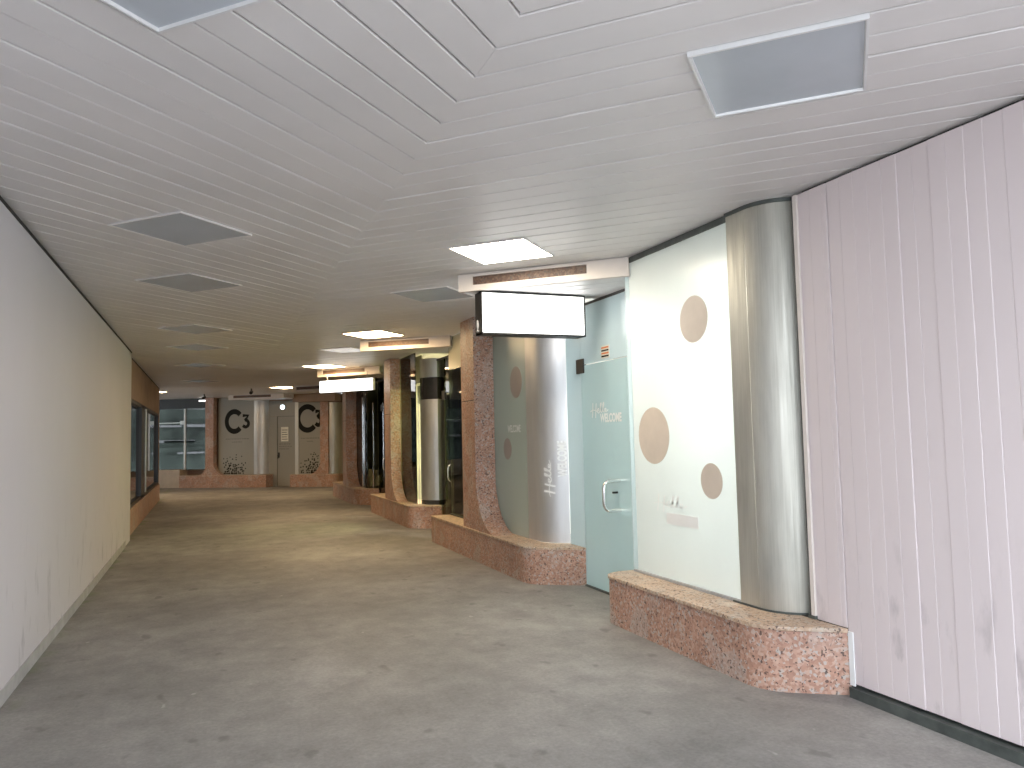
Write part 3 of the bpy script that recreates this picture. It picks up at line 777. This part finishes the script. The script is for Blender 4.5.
# ------------------------------------------------------------------ light box signs
e = thing('box_sign', (2.785, 6.52, 2.4), 'blank white box sign in black frame hanging in front of the teal door', 'sign')
sx0, sx1, sy0, sy1, sz0, sz1 = 2.268, 3.300, 6.43, 6.605, 2.405, 2.79
mb = MB(); f = .016
mb.box((sx0, sy0 + .012, sz0), (sx1, sy1, sz0 + f)); mb.box((sx0, sy0 + .012, sz1 - f), (sx1, sy1, sz1)); mb.box((sx0, sy0 + .012, sz0), (sx0 + f, sy1, sz1)); mb.box((sx1 - f, sy0 + .012, sz0), (sx1, sy1, sz1))
mb.box((sx0, sy0, sz0), (sx1, sy0 + .013, sz0 + .014)); mb.box((sx0, sy0, sz1 - .012), (sx1, sy0 + .013, sz1)); mb.box((sx0, sy0, sz0), (sx0 + .008, sy0 + .013, sz1)); mb.box((sx1 - .012, sy0, sz0), (sx1, sy0 + .013, sz1))
obj('housing', mb, 'black', e)
mb = MB(); mb.box((sx0 + .01, sy0 + .006, sz0 + .012), (sx1 - .01, sy0 + .016, sz1 - .01)); tag(obj('face', mb, 'sign', e), 'blank glowing white face')
mb = MB(); mb.box((sx0 + .01, sy1 - .02, sz0 + .012), (sx1 - .01, sy1 - .008, sz1 - .01)); obj('back_face', mb, 'sign', e)
mb = MB()
for (z, r) in ((2.435, .008), (2.45, .014)): pass
prof = [(2.425, .006), (2.432, .026), (2.440, .026), (2.446, .010), (2.46, .014), (2.49, .026), (2.52, .020), (2.54, .008)]
n = 12; vs = []; fs = []
for z, r in prof: vs += [(sx0 - .012 + .012 * math.cos(2 * PI * k / n) * r / .026, 6.515 + r * math.sin(2 * PI * k / n), z) for k in range(n)]
for i in range(len(prof) - 1): fs += [[i * n + k, i * n + (k + 1) % n, (i + 1) * n + (k + 1) % n, (i + 1) * n + k] for k in range(n)]
fs += [list(range(n))[::-1], [(len(prof) - 1) * n + k for k in range(n)]]
mb.add(vs, fs); tag(obj('side_emblem', mb, 'skirt', e, 0, True), 'small white emblem')

e = thing('hanging_sign', (2.6, 15.73, 2.45), 'glowing white light box hung on two rods under the third canopy', 'sign')
P0 = Vector((2.15, 16.22)); P1 = Vector((3.04, 15.16)); d = (P1 - P0).normalized(); nn = Vector((d.y, -d.x)) * -1
def hp(s, n): q = P0 + (P1 - P0) * s + nn * n; return (q.x, q.y)
mb = MB(); mb.prism([hp(0, 0), hp(1, 0), hp(1, .07), hp(0, .07)], 2.452, 2.695); obj('housing', mb, 'fascia', e, .004)
mb = MB(); mb.prism([hp(.004, -.006), hp(.996, -.006), hp(.996, -.001), hp(.004, -.001)], 2.456, 2.691); obj('face', mb, 'sign', e)
for s in (.13, .88):
    q = hp(s, .035); mb = MB(); mb.tube([(q[0], q[1], 2.69), (q[0], q[1], SOF + .04)], .007, 8); obj('rod', mb, 'skirt', e)

# ------------------------------------------------------------------ ceiling lights
def ceiling_light(x, y, label, lit=None, z=HC, fr='ceiling'):
    e = thing('ceiling_light', (x, y, z), label, 'ceiling light', 'square ceiling light panels')
    def dia(h): return [(x - h, y), (x, y - h), (x + h, y), (x, y + h)]
    o_, i_ = .452, .432; dp = .018 if fr == 'alu' else .009
    mb = MB(); vs = []
    for h, zz in ((o_, z + .01), (o_, z - dp), (i_ + .006, z - dp), (i_, z - .006)): vs += [(a, b, zz) for a, b in dia(h)]
    fs = [[r * 4 + k, r * 4 + (k + 1) % 4, (r + 1) * 4 + (k + 1) % 4, (r + 1) * 4 + k] for r in range(3) for k in range(4)]
    mb.add(vs, fs); obj('frame', mb, fr, e)
    mb = MB(); mb.prism(dia(i_), z - .0065, z - .003); obj('diffuser', mb, lit or 'off', e)
    return e
ceiling_light(2.165, 2.42, 'large unlit square ceiling panel above the board wall', fr='alu')
ceiling_light(-.165, 2.435, 'unlit ceiling panel above the pale wall, cut by the top edge', fr='alu')
ceiling_light(-.165, 5.65, 'first whole unlit panel in the row near the pale wall')
ceiling_light(-.155, 7.545, 'second whole unlit panel in the row near the pale wall')
ceiling_light(-.155, 10.66, 'third whole unlit panel in the row near the pale wall')
ceiling_light(-.15, 12.7, 'fourth whole unlit panel in the row near the pale wall')
ceiling_light(-.13, 15.68, 'fifth whole unlit panel in the row near the pale wall')
ceiling_light(-.15, 19.8, 'farthest unlit panel in the row near the pale wall')
ceiling_light(2.17, 5.63, 'brightly lit panel in front of the teal door canopy', 'lit')
ceiling_light(2.15, 7.55, 'unlit panel behind the first canopy, left of the box sign')
ceiling_light(2.16, 10.7, 'lit warm panel in front of the second canopy', 'litw')
ceiling_light(2.10, 12.7, 'unlit panel edge behind the second canopy')
ceiling_light(2.16, 15.65, 'lit warm panel in front of the canopy with the hanging light box', 'litw')
ceiling_light(2.0, 22.1, 'lit warm panel in front of the far grey door', 'litw')
ceiling_light(-1.5, 24.1, 'small bright panel just beyond the corner of the brown wall', 'litw')
def hanger(x, y, label):
    e = thing('ceiling_camera', (x, y, HC), label, 'camera')
    mb = MB(); mb.tube([(x, y, HC), (x, y, HC - .08)], .02, 10); obj('bracket', mb, 'black', e)
    mb = MB(); mb.tube([(x - .02, y - .13, HC - .13), (x, y, HC - .1), (x + .01, y + .06, HC - .09)], .045, 12); obj('body', mb, 'black', e)
hanger(1.13, 22.6, 'small dark camera hanging from the ceiling before the left C3 window')
hanger(-.1, 25.3, 'small dark camera on the ceiling before the far left pier')

# ------------------------------------------------------------------ light
wd = bpy.data.worlds.new('sky'); SC.world = wd; wd.use_nodes = True
nt = wd.node_tree; bg = nt.nodes['Background']
bg.inputs[0].default_value = (.84, .91, 1.0, 1); bg.inputs[1].default_value = 2.2
def area(name, loc, rot, sx, sy, power, col):
    L = bpy.data.lights.new(name, 'AREA'); L.shape = 'RECTANGLE'; L.size = sx; L.size_y = sy; L.energy = power; L.color = col
    o = bpy.data.objects.new(name, L); COL.objects.link(o); o.location = loc; o.rotation_euler = rot; return o
area('shop_ceiling_lamp', (4.35, 4.15, 2.7), (0, 0, 0), .8, .8, 140, (1, .98, .93))
area('shop_ceiling_lamp', (4.7, 8.2, 2.75), (0, 0, 0), 1.0, 1.0, 60, (.92, 1, 1))
area('rear_shop_lamp', (4.7, 13.3, 2.75), (0, 0, 0), .5, .5, 80, (1, .9, .66))

# ------------------------------------------------------------------ camera
f_px, yaw, pitch, roll = 771.087162, .376672792, .0660685197, -.0224599676
fw = Vector((math.sin(yaw) * math.cos(pitch), math.cos(yaw) * math.cos(pitch), math.sin(pitch)))
r0 = Vector((math.cos(yaw), -math.sin(yaw), 0)); u0 = r0.cross(fw)
r = math.cos(roll) * r0 + math.sin(roll) * u0; u = -math.sin(roll) * r0 + math.cos(roll) * u0
cam = bpy.data.cameras.new('camera'); cam.sensor_width = 36; cam.lens = f_px / 1024 * 36; cam.clip_start = .05; cam.clip_end = 200
co = bpy.data.objects.new('camera', cam); COL.objects.link(co)
co.matrix_world = Matrix(((r.x, u.x, -fw.x, 0), (r.y, u.y, -fw.y, 0), (r.z, u.z, -fw.z, 1.5), (0, 0, 0, 1)))
SC.camera = co
SC.view_settings.view_transform = 'Standard'; SC.view_settings.look = 'None'
SC.view_settings.exposure = 1.35; SC.view_settings.gamma = 1; SC.view_settings.use_curve_mapping = False
